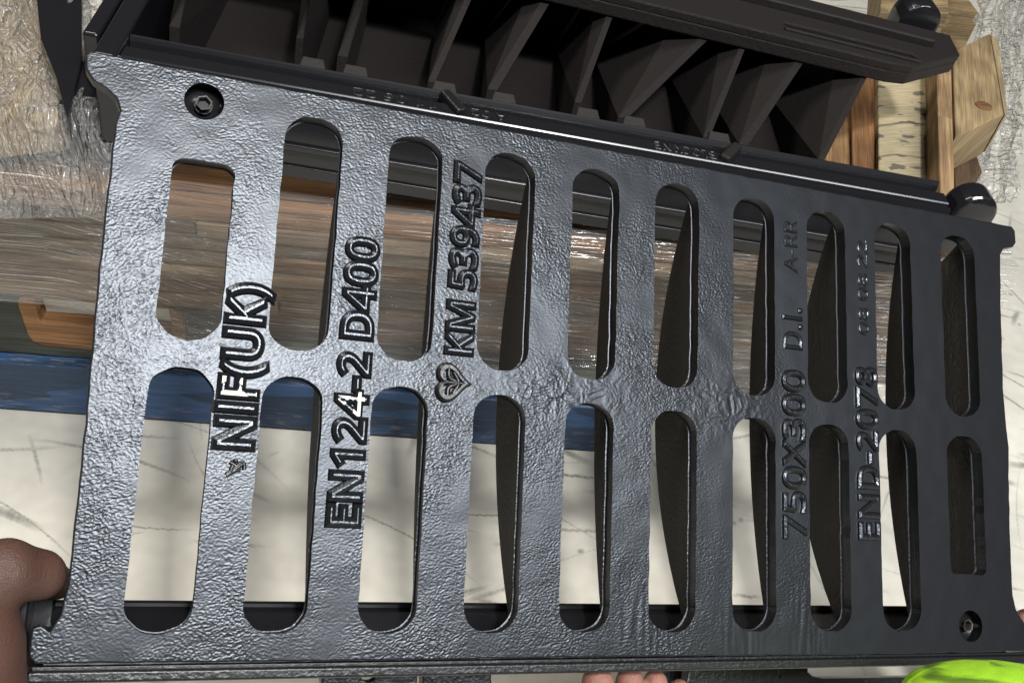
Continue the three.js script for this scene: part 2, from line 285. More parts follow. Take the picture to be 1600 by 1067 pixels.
function putText(text, cap, u, v0, v1, h = 0.0032, bevel = 0.0026, thin = 0.0008, pale = {}) {   // reads up the bar, from v0 to v1; u is the baseline
  const list = letters(text, cap - 2 * (bevel - thin) * 0.6, v0 - v1, h, bevel, thin), m = new THREE.Matrix4().makeBasis(V(0, 1, 0), V(-1, 0, 0), V(0, 0, 1)).setPosition(u, -v0, -0.0006);
  const all = list.map((g) => { const c = g.clone(); c.applyMatrix4(m); return boxUV(c); });
  const t = part('raised_lettering', join(all), letterPaint, grate, 'raised cast letters reading ' + text.replace('l', 'I'));
  list.forEach((g) => {                                   // flaked patches on the crest of a few letters
    if (!pale[g.userData.i]) return;
    const f = new THREE.ShapeGeometry(g.userData.flat, 5); f.translate(g.userData.x, 0, h + 0.0004); f.applyMatrix4(m); const q = f.attributes.position, n = new Float32Array(q.count * 2); for (let k = 0; k < q.count; k++) { n[2 * k] = q.getX(k); n[2 * k + 1] = q.getY(k); } f.setAttribute('uv', new THREE.BufferAttribute(n, 2));
    part('chipped_paint', f, chipped, t, 'pale flaked patch');
  });
}
putText('NlF(UK)', 0.027, -0.2885, 0.063, -0.052, 0.0052, 0.0040, 0.0008, { 2: 1 });
putText('EN124-2 D400', 0.024, -0.2125, 0.111, -0.096, 0.0048, 0.0036, 0.0008, { 4: 1 });
putText('KM 539437', 0.0225, -0.1365, -0.016, -0.166, 0.0044, 0.0033, 0.0008);
putText('750X300', 0.023, 0.1625, 0.107, -0.035, 0.0036, 0.0026, 0.0008);
putText('D.l.', 0.020, 0.1610, -0.050, -0.090, 0.0026, 0.0021, 0.0009);
putText('A-RR', 0.014, 0.1570, -0.120, -0.166, 0.0018, 0.0012, 0.0005);
putText('END-2078', 0.023, 0.2395, 0.107, -0.045, 0.0036, 0.0026, 0.0008);
putText('08 08 22', 0.011, 0.2330, -0.072, -0.160, 0.0019, 0.0013, 0.0004);
{
  // heart emblem with its inner lines, lying on its side like the letters
  const heart = (s) => { const p = []; for (let k = 0; k < 40; k++) { const a = k / 40 * 6.2832; p.push(new THREE.Vector2(s * 16 * Math.sin(a) ** 3, s * (13 * Math.cos(a) - 5 * Math.cos(2 * a) - 2 * Math.cos(3 * a) - Math.cos(4 * a)))); } return p; };
  const ring = new THREE.Shape(heart(0.00082)); ring.holes.push(new THREE.Path(heart(0.00066)));
  const bar = (pts, w) => { const c = new THREE.CatmullRomCurve3(pts.map(([x, y]) => V(x, y, 0))); return new THREE.TubeGeometry(c, 10, w, 6); };
  const e = new THREE.ExtrudeGeometry(ring, { depth: 0.001, bevelEnabled: true, bevelThickness: 0.0036, bevelSize: 0.0022, bevelOffset: -0.0004, bevelSegments: 2 });
  const list = [e, bar([[0, 0.006], [0, -0.011]], 0.0022), bar([[-0.010, 0.002], [-0.004, 0.0015], [-0.001, -0.004]], 0.0019), bar([[0.010, 0.002], [0.004, 0.0015], [0.001, -0.004]], 0.0019), bar([[-0.008, -0.002], [0, -0.006], [0.008, -0.002]], 0.0018)];
  const m = new THREE.Matrix4().makeBasis(V(0, -1, 0), V(-1, 0, 0), V(0, 0, -1)).setPosition(-0.1515, -0.0035, 0.0016);
  part('heart_emblem', join(list.map((g) => { const c = g.clone().applyMatrix4(m); return boxUV(c); })), iron, grate, 'raised heart shaped mark');
  // small knotted casting mark before the first line of letters
  const tw = []; for (let k = 0; k < 4; k++) { const c = new THREE.CatmullRomCurve3([0, 1, 2, 3].map((q) => V(rr(-0.007, 0.007), rr(-0.006, 0.006), rr(0, 0.0012)))); tw.push(boxUV(new THREE.TubeGeometry(c, 14, 0.0015, 6))); }
  const mk = join(tw); mk.translate(-0.297, -0.0735, 0.0003); part('casting_mark', mk, iron, grate);
}

// ---------------------------------------------------------------- blue pallet, timber and wood on the floor
const wBrown = [wood(0.30, 0.17, 0.085), wood(0.40, 0.27, 0.16), wood(0.17, 0.10, 0.055), wood(0.48, 0.34, 0.21), wood(0.36, 0.18, 0.08), wood(0.25, 0.18, 0.11)];
const wOrange = [wood(0.44, 0.22, 0.09), wood(0.50, 0.29, 0.13)], wPale = [wood(0.60, 0.47, 0.29), wood(0.50, 0.37, 0.20), wood(0.55, 0.36, 0.19)];
const blueMap = fieldTexture(512, 256, (x, y) => {
  const a = fbm(x * 9, y * 22, 4), chips = smooth(0.16, 0.24, fbm(x * 30 + 5, y * 34, 3)) * smooth(0.35, 0.75, Math.abs(y - 0.5) * 2 + 0.3 * a), fresh = smooth(-0.02, 0.02, fbm(x * 3 + 11, y * 3, 3) - 0.1);
  const d = [lerp(0.022, 0.045, fresh), lerp(0.055, 0.11, fresh), lerp(0.115, 0.24, fresh)].map((v) => v * (1 + 0.5 * a)); return [lerp(d[0], 0.42, chips * 0.3), lerp(d[1], 0.33, chips * 0.3), lerp(d[2], 0.24, chips * 0.3)].map((v) => Math.sqrt(v) * 0.92);
}, true);
const blue = new THREE.MeshStandardMaterial({ map: sized(blueMap, 0.9, 0.16), roughness: 0.55, bumpMap: sized(grainBump, 0.5, 0.2), bumpScale: 0.0015 });
const greyGreen = wood(0.085, 0.095, 0.08);
{
  const t = atPallet(thing('blue_pallet', 'weathered blue painted wooden pallet standing on the pale floor', 'pallet'));
  part('bottom_board', box(-1.0, 0.17, 0.004, 0.092, -0.10, 0, 0.004, 'x'), blue, t);
  part('bottom_board', box(-1.0, 0.17, 0.004, 0.026, -0.62, -0.5, 0.003, 'x'), blue, t);
  // upper rail with a hand hole cut into it
  const s = new THREE.Shape(); s.moveTo(-1, 0.0945); s.lineTo(0.17, 0.0945); s.lineTo(0.17, 0.142); s.lineTo(-0.30, 0.142); s.lineTo(-0.31, 0.20); s.lineTo(-1, 0.20); s.closePath();
  const rr4 = (C, x0, x1, y0, y1, r) => { const p = new C(); p.moveTo(x0 + r, y0); p.lineTo(x1 - r, y0); p.quadraticCurveTo(x1, y0, x1, y0 + r); p.lineTo(x1, y1 - r); p.quadraticCurveTo(x1, y1, x1 - r, y1); p.lineTo(x0 + r, y1); p.quadraticCurveTo(x0, y1, x0, y1 - r); p.lineTo(x0, y0 + r); p.quadraticCurveTo(x0, y0, x0 + r, y0); return p; };
  s.holes.push(rr4(THREE.Path, -0.571, -0.385, 0.112, 0.196, 0.022));
  const e = new THREE.ExtrudeGeometry(s, { depth: 0.03, bevelEnabled: true, bevelThickness: 0.0015, bevelSize: 0.0015, bevelOffset: -0.0015, bevelSegments: 1, curveSegments: 8 }); e.translate(0, 0, -0.047); part('upper_rail', boxUV(e), greyGreen, t);
  const q = rr4(THREE.Shape, -0.5712, -0.3848, 0.1118, 0.1962, 0.022); q.holes.push(rr4(THREE.Path, -0.551, -0.400, 0.153, 0.1955, 0.006));
  const c = new THREE.ExtrudeGeometry(q, { depth: 0.02, bevelEnabled: true, bevelThickness: 0.002, bevelSize: 0.002, bevelOffset: -0.002, bevelSegments: 2, curveSegments: 8 }); c.translate(0, 0, -0.036); part('hand_hole_rim', boxUV(c), wOrange[0], t, 'raw sawn wood round the hand hole');
  for (const x of [-0.95, -0.4, 0.07]) part('block', box(x - 0.05, x + 0.05, 0.0265, 0.139, -0.62, -0.5, 0.003, 'x'), blue, t);
  for (const x of [-0.95, -0.4, 0.07]) part('block', box(x - 0.05, x + 0.05, 0.0265, 0.139, -0.3, -0.2, 0.003, 'x'), blue, t);
  for (const [z0, z1] of [[-0.1, -0.05], [-0.3, -0.2], [-0.62, -0.5]]) part('deck_board', box(-1.0, 0.17, 0.1425, 0.158, z0, z1, 0.002, 'x'), greyGreen, t);
}
{
  const tex = fieldTexture(256, 128, (x, y) => {
    let ink = 0; for (const [cx, cy, r, a0, a1] of [[0.30, 0.97, 0.10, 0, 3.3], [0.52, 0.98, 0.09, 0.4, 3.1], [0.68, 1.0, 0.05, 0, 3]]) { const d = Math.hypot((x - cx) * 1.4, y - cy); ink = Math.max(ink, 1 - smooth(0.012, 0.03, Math.abs(d - r))); }
    const b = 0.90 + 0.05 * fbm(x * 6, y * 6); return [lerp(b, 0.06, ink), lerp(b, 0.05, ink), lerp(b * 0.97, 0.07, ink)];
  }, true);
  const g = new THREE.BoxGeometry(0.149, 0.0415, 0.0012); const m = single('paper_card', g, new THREE.MeshStandardMaterial({ map: tex, roughness: 0.8 }), 'white card with black handwriting inside the pallet hand hole', 'card');
  const o = V(-0.4755, 0.1745, -0.0335); m.position.copy(PO).addScaledVector(PX, o.x).addScaledVector(PZ, o.z); m.position.y = o.y; m.rotation.y = PSI;
}
{
  const t = atPallet(thing('timber_stack', 'stack of long brown planks wrapped in clear film on the blue pallet', 'timber'));
  let y = 0.1605;
  for (let k = 0; y < 0.312; k++) {
    const h = rr(0.019, 0.027); let x = y < 0.199 ? -0.30 : rr(-1.25, -1.0);
    while (x < 0.48) { const x1 = Math.min(0.53, x + rr(0.75, 1.1)); if (x1 - x > 0.12) part('plank', box(x, x1 - 0.002, y, y + h - 0.0012, -0.10, -0.012 + rr(-0.006, 0.004), 0.0025, 'x'), wBrown[Math.floor(rnd() * 6)], t); x = x1; }
    part('plank', box(y < 0.199 ? -0.3 : -1.1, 0.355, y, y + h - 0.0012, -0.205, -0.102, 0.0025, 'x'), wBrown[k % 6], t); y += h;
  }
  for (const [z0, z1, i] of [[-0.085, -0.010, 0], [-0.19, -0.092, 1], [-0.30, -0.195, 0]]) part('top_plank', box(-1.1, i === 0 && z1 > -0.05 ? 0.50 : 0.35, y, Math.min(y + 0.034, 0.3595) - 0.0012 * i, z0, z1, 0.003, 'x'), wOrange[i], t);
  for (const x of [-0.8, -0.3, 0.2]) part('bearer', box(x - 0.05, x + 0.05, 0.1605, y - 0.0015, -0.62, -0.31, 0.003, 'z'), wBrown[1], t);
}
// battens that carry the upturned frame
const slabGeo = (pts, h, thick, grainTo) => {              // outline seen in the photograph, laid on a level, with real thickness
  const P = pts.map(([x, y]) => onLevel(x, y, h)), s = new THREE.Shape(P.map((p) => new THREE.Vector2(p.x, -p.z)));
  const e = new THREE.ExtrudeGeometry(s, { depth: thick - 0.004, bevelEnabled: true, bevelThickness: 0.002, bevelSize: 0.002, bevelOffset: -0.002, bevelSegments: 2 }); e.rotateX(-Math.PI / 2); e.translate(0, h - thick + 0.002, 0);
  if (grainTo === undefined) return e;
  const d = P[grainTo].clone().sub(P[0]).setY(0).normalize(), c = V(-d.z, 0, d.x), p = e.attributes.position, uv = new Float32Array(p.count * 2); for (let i = 0; i < p.count; i++) { const q = V().fromBufferAttribute(p, i); uv[2 * i] = q.dot(d); uv[2 * i + 1] = q.dot(c) + q.y; }
  e.setAttribute('uv', new THREE.BufferAttribute(uv, 2));
  return e;
};
{
  const t = atPallet(thing('wooden_pallet', 'rough pale timber pallet end with stencil marks beside the upturned casting', 'pallet'));
  const stencil = fieldTexture(256, 256, (x, y) => {
    const g = 0.5 + 0.5 * fbm(x * 8, y * 60, 4), k = smooth(0.17, 0.3, fbm(x * 7 + 3, y * 12 + 8, 3)), crack = 1 - smooth(0.0, 0.014, Math.abs(y - 0.42 - 0.05 * noise(x * 5, 2))), c2 = 1 - smooth(0.0, 0.012, Math.abs(y - 0.7 - 0.04 * noise(x * 6, 9))), d = (0.80 + 0.25 * (g - 0.5)) * (1 - 0.45 * crack - 0.3 * c2);
    return [lerp(d, 0.22, k * 0.55), lerp(d * 0.92, 0.23, k * 0.55), lerp(d * 0.74, 0.25, k * 0.55)];
  }, true);
  const marked = new THREE.MeshStandardMaterial({ map: sized(stencil, 0.26), color: new THREE.Color().setRGB(0.62, 0.62, 0.62), roughness: 0.8, bumpMap: sized(grainBump, 0.5, 0.2), bumpScale: 0.0015 });
  part('deck_board', slabGeo([[1372, 60], [1466, 60], [1470, 345], [1374, 345]], 0.335, 0.022, 1), marked, t, 'pale board with dark stencil marks');
  part('deck_board', slabGeo([[1330, 100], [1369, 100], [1371, 340], [1334, 340]], 0.325, 0.06, 3), wOrange[0], t);
  part('deck_board', slabGeo([[1280, 150], [1328, 150], [1332, 340], [1276, 340]], 0.318, 0.022, 3), wOrange[1], t);
  part('side_board', slabGeo([[1463, 75], [1487, 78], [1493, 300], [1470, 305]], 0.372, 0.05, 3), wPale[2], t);
  part('stringer', slabGeo([[1489, 80], [1548, 52], [1570, 178], [1494, 214]], 0.352, 0.07, 3), wPale[1], t, 'sawn beam end with a knot');
  part('stringer_face', slabGeo([[1549, 53], [1562, 62], [1576, 176], [1571, 180]], 0.350, 0.065, 3), wPale[0], t);
  part('stringer', slabGeo([[1380, -60], [1480, -60], [1484, 20], [1376, 20]], 0.34, 0.07, 1), wPale[1], t);
  part('block', slabGeo([[1490, 245], [1522, 226], [1536, 268], [1494, 292]], 0.28, 0.10, 3), wBrown[2], t);
  const kn = new THREE.CylinderGeometry(0.012, 0.013, 0.008, 14); const kp = onLevel(1538, 166, 0.352); kn.translate(kp.x, 0.3495, kp.z); part('knot', boxUV(kn), wOrange[0], t);
  for (const [x, y] of [[1440, 230], [1425, 120]]) { const p = onLevel(x, y, 0.16); part('leg_block', box(p.x - 0.05, p.x + 0.05, 0.002, 0.31, p.z - 0.06, p.z + 0.04, 0.003, 'x'), wPale[1], t); }
}
{
  const t = atPallet(thing('timber_block', 'pale timber block wrapped in crumpled film beside the upturned casting', 'beam'));
  part('block', boxUV(slabGeo([[-190, -80], [66, -80], [74, 60], [90, 140], [100, 196], [-60, 214], [-190, 220]], 0.408, 0.03), 'z'), wPale[0], t);
}

// ---------------------------------------------------------------- upturned frame behind the grate
const frame = thing('gully_casting', 'black cast iron gully casting with deep webs lying upturned on the wrapped timber', 'iron casting');
frame.position.copy(PO); frame.position.y = 0.4825; frame.rotation.set(0, PSI, -0.085, 'YXZ');
const inFrame = (px, py, z) => { const p = onFront(px, py, z); p.y -= 0.4825; const c = Math.cos(0.085), s = Math.sin(0.085); return V(p.x * c - p.y * s, p.x * s + p.y * c, p.z); };
{
  const rail = (x0, x1, prof) => { const s = new THREE.Shape(prof.map(([z, y]) => new THREE.Vector2(z, y))), e = new THREE.ExtrudeGeometry(s, { depth: x1 - x0, bevelEnabled: false, steps: 1 }); e.applyMatrix4(new THREE.Matrix4().makeBasis(V(0, 0, 1), V(0, 1, 0), V(-1, 0, 0))); e.translate(x1, 0, 0); e.computeVertexNormals(); return e; };
  const flip = (g) => g;
  // near rail: lip, lettered strip, groove and back ridge
  part('near_rail', boxUV(toCreasedNormals(flip(rail(-0.402, 0.432, [[-0.001, -0.094], [0, -0.093], [0, -0.003], [-0.0015, -0.0005], [-0.004, 0], [-0.006, -0.003], [-0.0085, -0.004], [-0.010, 0], [-0.0115, 0.0012], [-0.0275, 0.0012], [-0.029, 0], [-0.030, -0.010], [-0.041, -0.010], [-0.0425, -0.001], [-0.0445, 0.0022], [-0.0465, 0.0032], [-0.048, 0.0026], [-0.050, -0.0015], [-0.053, -0.006], [-0.053, -0.06], [-0.01, -0.075], [-0.008, -0.094]])), 0.6)), gloss, frame);
  part('rail_bead', join([box(-0.40, 0.43, -0.062, -0.054, 0.0005, 0.005, 0.002), box(-0.40, 0.43, -0.0938, -0.080, 0.0005, 0.003, 0.0012)]), gloss, frame);
  part('side_wall', join([box(-0.424, -0.4025, -0.09, 0.006, -0.40, 0.001, 0.004), box(-0.47, -0.4245, -0.09, -0.072, -0.34, -0.02, 0.003), box(-0.452, -0.436, -0.071, -0.012, -0.33, -0.06, 0.004)]), gloss, frame);
  // far beam with its long slot, a little out of line with the rail
  const s = new THREE.Shape([[-0.50, 0.24], [0.425, 0.24], [0.452, 0.246], [0.54, 0.312], [0.545, 0.365], [-0.50, 0.365]].map(([x, y]) => new THREE.Vector2(x, y)));
  const h = new THREE.Path(); const hx0 = 0.287, hx1 = 0.468, za = 0.262, zb = 0.280; h.moveTo(hx0 + 0.014, za); h.lineTo(hx1 - 0.006, za); h.quadraticCurveTo(hx1 + 0.002, (za + zb) / 2, hx1 - 0.006, zb); h.lineTo(hx0 + 0.004, zb); h.quadraticCurveTo(hx0 - 0.004, (za + zb) / 2, hx0 + 0.014, za); s.holes.push(h);
  const solid = new THREE.Shape(s.getPoints()), opt = { bevelEnabled: true, bevelThickness: 0.002, bevelSize: 0.002, bevelOffset: -0.002, bevelSegments: 2 };
  const e = new THREE.ExtrudeGeometry(s, { depth: 0.007, ...opt }); e.rotateX(-Math.PI / 2); e.translate(0, 0.017, 0);
  const e2 = new THREE.ExtrudeGeometry(solid, { depth: 0.012, ...opt }); e2.rotateX(-Math.PI / 2); e2.translate(0, 0.002, 0);
  const tilt = (g) => { g.rotateZ(-0.04); g.translate(0, 0.0235, 0); return g; };
  part('far_beam', join([boxUV(e), boxUV(e2)].map(tilt)), ironDusty, frame);
  part('beam_ridge', join([box(-0.50, 0.50, 0.024, 0.036, -0.322, -0.310, 0.003), box(0.285, 0.465, 0.024, 0.0295, -0.2605, -0.2555, 0.0014)].map(tilt)), ironDusty, frame);
  // back wall, floor and webs
  part('back_wall', box(-0.412, 0.35, -0.088, 0.0, -0.38, -0.366, 0.002), ironDusty, frame);
  part('bottom_plate', box(-0.412, 0.345, -0.0935, -0.0885, -0.38, -0.05, 0.002), ironDusty, frame);
  const webs = [[[272, 42], [292, -60]], [[468, 60], [480, -30]], [[535, 88], [572, -18]], [[674, 128], [736, -12]], [[769, 140], [852, 4]], [[903, 160], [955, 18]], [[973, 184], [1102, 57]], [[1104, 215], [1164, 66]], [[1162, 226], [1254, 88]], [[1284, 250], [1352, 118]]];
  webs.forEach(([lo, hi], i) => {
    const p = inFrame(...lo, -0.10), q = inFrame(...hi, -0.245), top = (x) => 0.0225 - 0.04 * x; p.y = Math.max(p.y, -0.082); q.y = Math.min(q.y, top(q.x));
    const w = i % 2 ? 0.0035 : 0.005, g = new THREE.BufferGeometry(), v = [];
    const A = [p, q, V(q.x + 0.006, top(q.x) - 0.001, -0.364), V(p.x + 0.006, -0.0882, -0.364), V(p.x, -0.0882, -0.09)];
    const L = A.map((k) => k.clone().add(V(-w, 0, 0))), R = A.map((k) => k.clone().add(V(w, 0, 0)));
    const tri = (...t) => t.forEach((k) => v.push(k.x, k.y, k.z));
    for (let k = 1; k < 4; k++) { tri(L[0], L[k + 1], L[k]); tri(R[0], R[k], R[k + 1]); }
    for (let k = 0; k < 5; k++) { const n = (k + 1) % 5; tri(L[k], L[n], R[n]); tri(L[k], R[n], R[k]); }
    g.setAttribute('position', new THREE.Float32BufferAttribute(v, 3)); g.computeVertexNormals(); part('web', boxUV(g), ironDusty, frame);
    if (i > 0 && i < 8) {                               // low foot where the web meets the near rail
      const c = inFrame(lo[0] + 16, lo[1] + 2, -0.055), f = new THREE.Shape([[-0.010, 0], [0.020, 0], [0.013, 0.022], [-0.006, 0.022]].map(([x, y]) => new THREE.Vector2(x, y)));
      const e3 = new THREE.ExtrudeGeometry(f, { depth: 0.004, bevelEnabled: true, bevelThickness: 0.001, bevelSize: 0.001, bevelSegments: 1 }); e3.rotateX(-Math.PI / 2 + 0.5); e3.translate(c.x, Math.min(c.y - 0.006, -0.012), -0.0465); part('web_foot', boxUV(e3), ironDusty, frame);
    }
  });
  const fl = slabGeo([[50, -60], [128, -60], [127, 95], [104, 186], [86, 120], [62, 60]], 0.455, 0.06); fl.translate(0, -0.4825, 0); fl.rotateZ(0.085); part('outer_flange', boxUV(fl), gloss, frame);
  // lugs across the rail and rounded ends
  const clip = (x, lean, m) => { const g = new RoundedBoxGeometry(0.011, 0.012, 0.036, 2, 0.003); g.rotateY(lean); g.translate(x, 0.002, -0.028); part('rail_clip', boxUV(g), m, frame); };
  clip(-0.095, 0.55, iron); clip(0.192, -0.6, ironDusty);
  const knob = (x, z, r, d, m) => { const k = new THREE.Shape(); k.moveTo(-r, -0.055); k.lineTo(r, -0.055); k.lineTo(r, 0); k.absarc(0, 0, r, 0, Math.PI); k.lineTo(-r, -0.055); const g = new THREE.ExtrudeGeometry(k, { depth: d, bevelEnabled: true, bevelThickness: 0.006, bevelSize: 0.006, bevelOffset: -0.006, bevelSegments: 4, curveSegments: 18 }); g.translate(x, z < -0.2 ? 0.026 : -0.006, z); part('rounded_end', boxUV(toCreasedNormals(g, 0.7)), m, frame); };
  knob(0.463, -0.03, 0.0245, 0.02, gloss); knob(0.508, -0.415, 0.028, 0.03, gloss);
  // cast lettering along the strip, upside down from here
  const strip2 = (text, cap, xl, span) => { const m = new THREE.Matrix4().makeBasis(V(-1, 0, 0), V(0, 0, 1), V(0, 1, 0)).setPosition(xl + span, 0.0010, -0.0262); part('raised_lettering', join(letters(text, cap, span, 0.0018, 0.0010, 0.0003).map((g) => boxUV(g.applyMatrix4(m)))), iron, frame, 'small raised cast letters on the strip'); };
  strip2('11 06 22', 0.0128, -0.192, 0.083); strip2('A 02', 0.011, -0.077, 0.036); strip2('BLOCK NE', 0.0125, 0.110, 0.066);
}
{
  const t = atPallet(thing('bearing_batten', 'short orange wood batten propping up the upturned casting', 'batten'));
  part('batten', box(-0.41, -0.20, 0.3605, 0.4035, -0.30, -0.02, 0.003, 'x'), wOrange[0], t);
}

// ---------------------------------------------------------------- stretch film
function sheet(nx, ny, at, uvs) {
  const g = new THREE.PlaneGeometry(1, 1, nx, ny), p = g.attributes.position, uv = g.attributes.uv;
  for (let i = 0; i < p.count; i++) { const s = p.getX(i) + 0.5, t = p.getY(i) + 0.5, q = at(s, t); p.setXYZ(i, q.x, q.y, q.z); uv.setXY(i, s * uvs[0], t * uvs[1]); }
  g.computeVertexNormals(); return g;
}
{
  const g = sheet(170, 60, (s, t) => {
    const x = lerp(-1.15, 0.545, s), lo = lerp(0.205, 0.138, smooth(-0.52, -0.30, x)), L = t * (0.385 - lo + 0.10), yv = lo + L;
    const d = 0.004 * fbm(x * 3, yv * 60, 3) + 0.006 * Math.abs(noise(x * 5 + 2 * noise(x * 3, yv * 12), yv * 38));
    if (yv < 0.378) return V(x, yv, 0.004 + d + 0.01 * smooth(0.35, 0.378, yv) * -1);
    const k = yv - 0.378; return V(x, 0.3735 + d * 0.5, -0.006 - k);
  }, [1.6, 0.35]);
  const m = single('stretch_film', g, film(0.08, 0.12, 0.9, 0.16, 0.0055, streakBump), 'clear stretch film pulled tight in streaks over the plank stack', 'plastic film', 'stretch film'); atPallet(m);
}
{
  const g = sheet(130, 110, (s, t) => {                 // bunched film round the post and the corner of the stack
    const c = onLevel(lerp(-170, 182, s), lerp(272, -60, t), 0.43);
    const a = fbm(s * 3, t * 3, 2) * 2.4, d = 0.030 * Math.abs(noise(s * 3.5 + a, t * 2.2 + 4)) + 0.012 * Math.abs(noise(s * 8 + a, t * 5 - a)) + 0.004 * Math.abs(noise(s * 20 + a, t * 13));
    return V(c.x + 0.012 * noise(s * 5, t * 4), 0.378 + 0.052 * smooth(0, 0.22, t) + d * smooth(-0.05, 0.25, t), c.z);
  }, [0.7, 0.7]);
  const m = single('stretch_film', g, film(0.15, 0.17, 0.4, 0.4, 0.012, crumpleBump), 'bunched crumpled stretch film round the pale timber block', 'plastic film', 'stretch film'); atPallet(m);
}
{
  const g = sheet(110, 150, (s, t) => {                 // film hanging off the raw pallet's end
    const h = lerp(0.12, 0.42, t), c = onLevel(lerp(1488, 1600, s) + 34 * Math.sin(t * 2.2) * (1 - s) - 24 * (1 - t), lerp(318, -60, t), lerp(h, h * 0.45, s));
    const a = fbm(s * 3 + 4, t * 3, 2) * 2, d = 0.025 * Math.abs(noise(s * 5 + a + 9, t * 3)) + 0.014 * Math.abs(noise(s * 13 + a, t * 8)) + 0.006 * Math.abs(noise(s * 30, t * 20 + a));
    return V(c.x + d, c.y + d * 0.6, c.z + d * 0.3);
  }, [0.5, 0.8]);
  const m = single('stretch_film', g, film(0.15, 0.17, 0.4, 0.4, 0.012, crumpleBump), 'loose crinkled stretch film hanging off the stencilled wood pallet', 'plastic film', 'stretch film'); atPallet(m);
}

// ---------------------------------------------------------------- hands and sleeve
function sdfMesh(bones, cell, blend) {                  // tapered capsules joined by a smooth minimum
  const lo = V(1e9, 1e9, 1e9), hi = V(-1e9, -1e9, -1e9);
  for (const b of bones) for (const [q, r] of [[b[0], b[1]], [b[2], b[3]]]) { lo.min(q.clone().subScalar(r + 0.008)); hi.max(q.clone().addScalar(r + 0.008)); }
  const size = Math.max(hi.x - lo.x, hi.y - lo.y, hi.z - lo.z), n = Math.min(110, Math.ceil(size / cell)), mc = new MarchingCubes(n, new THREE.MeshBasicMaterial(), false, false, 400000), c = lo.clone().add(hi).multiplyScalar(0.5), half = size / 2 * 1.06;
  mc.isolation = 0; const pa = V(), ba = V();
  for (let k = 0; k < n; k++) for (let j = 0; j < n; j++) for (let i = 0; i < n; i++) {
    const p = V((i - n / 2) / (n / 2) * half + c.x, (j - n / 2) / (n / 2) * half + c.y, (k - n / 2) / (n / 2) * half + c.z); let d = 1e3;
    for (const [a, ra, b, rb, own] of bones) {
      pa.subVectors(p, a); ba.subVectors(b, a); const t = clamp(pa.dot(ba) / ba.lengthSq()), e = pa.addScaledVector(ba, -t).length() - lerp(ra, rb, t), s = own ?? blend, h = clamp(0.5 + 0.5 * (d - e) / s);
      d = lerp(d, e, h) - s * h * (1 - h);
    }
    mc.field[i + j * n + k * n * n] = -d;
  }
  mc.update(); const N = mc.count, g = new THREE.BufferGeometry(), P = new Float32Array(N * 3);
  for (let q = 0; q < N * 3; q += 3) { P[q] = mc.positionArray[q] * half + c.x; P[q + 1] = mc.positionArray[q + 1] * half + c.y; P[q + 2] = mc.positionArray[q + 2] * half + c.z; }
  g.setAttribute('position', new THREE.BufferAttribute(P, 3)); const m = mergeVertices(g, 1e-5); m.computeVertexNormals();
  const uv = new Float32Array(m.attributes.position.count * 2); for (let i = 0; i < uv.length / 2; i++) { uv[2 * i] = m.attributes.position.getX(i) + m.attributes.position.getZ(i) * 0.4; uv[2 * i + 1] = m.attributes.position.getY(i) + m.attributes.position.getZ(i) * 0.4; }
  m.setAttribute('uv', new THREE.BufferAttribute(uv, 2)); return m;
}
const skinBump = fieldTexture(512, 512, (x, y) => 0.5 + 0.3 * (0.4 - Math.abs(noise(x * 40, y * 40))) + 0.2 * noise(x * 110, y * 110) + 0.3 * (0.4 - Math.abs(noise(x * 9, y * 30))), false, 'float');
const skinTone = (r, g, b) => { const map = fieldTexture(128, 128, (x, y) => { const k = 1 + 0.16 * fbm(x * 8, y * 8, 3); return [Math.pow(r * k, 0.4545), Math.pow(g * (k * 1.0), 0.4545), Math.pow(b * k, 0.4545)]; }, true); return new THREE.MeshPhysicalMaterial({ map: sized(map, 0.12), roughness: 0.52, bumpMap: sized(skinBump, 0.05), bumpScale: 0.0007 }); };
const brownSkin = skinTone(0.078, 0.035, 0.024), pinkSkin = skinTone(0.30, 0.135, 0.095);
function place(m) { m.position.copy(gO); m.quaternion.copy(grate.quaternion); return m; }
{
  const Q = (x, y, w) => onGrate(x, y, w), B = [];
  const chain = (pts, own) => { for (let i = 0; i + 1 < pts.length; i++) B.push([pts[i][0], pts[i][1], pts[i + 1][0], pts[i + 1][1], own]); };
  chain([[Q(-62, 1290, -0.03), 0.030], [Q(-58, 1110, -0.022), 0.030], [Q(-52, 1010, -0.012), 0.0275], [Q(-56, 940, -0.004), 0.025]], 0.012);
  chain([[Q(-60, 1080, 0.0), 0.026], [Q(-70, 980, 0.012), 0.024]], 0.02);
  chain([[Q(-50, 912, -0.012), 0.026], [Q(8, 893, -0.010), 0.0178], [Q(60, 898, 0.002), 0.0135], [Q(88, 910, 0.028), 0.0108]], 0.008);           // thumb hooked over the edge
  for (let k = 0; k < 4; k++) chain([[Q(-70, 985 + 44 * k, 0.02), 0.012], [Q(-20, 1010 + 44 * k, 0.055), 0.0105], [Q(38, 1022 + 44 * k, 0.075), 0.0095], [Q(72, 1024 + 42 * k, 0.062 + 0.004 * k), 0.008]], 0.004);
  place(single('person', sdfMesh(B, 0.0026, 0.012), brownSkin, 'brown bare hand gripping the notched corner of the lettered grate', 'hand'));
}
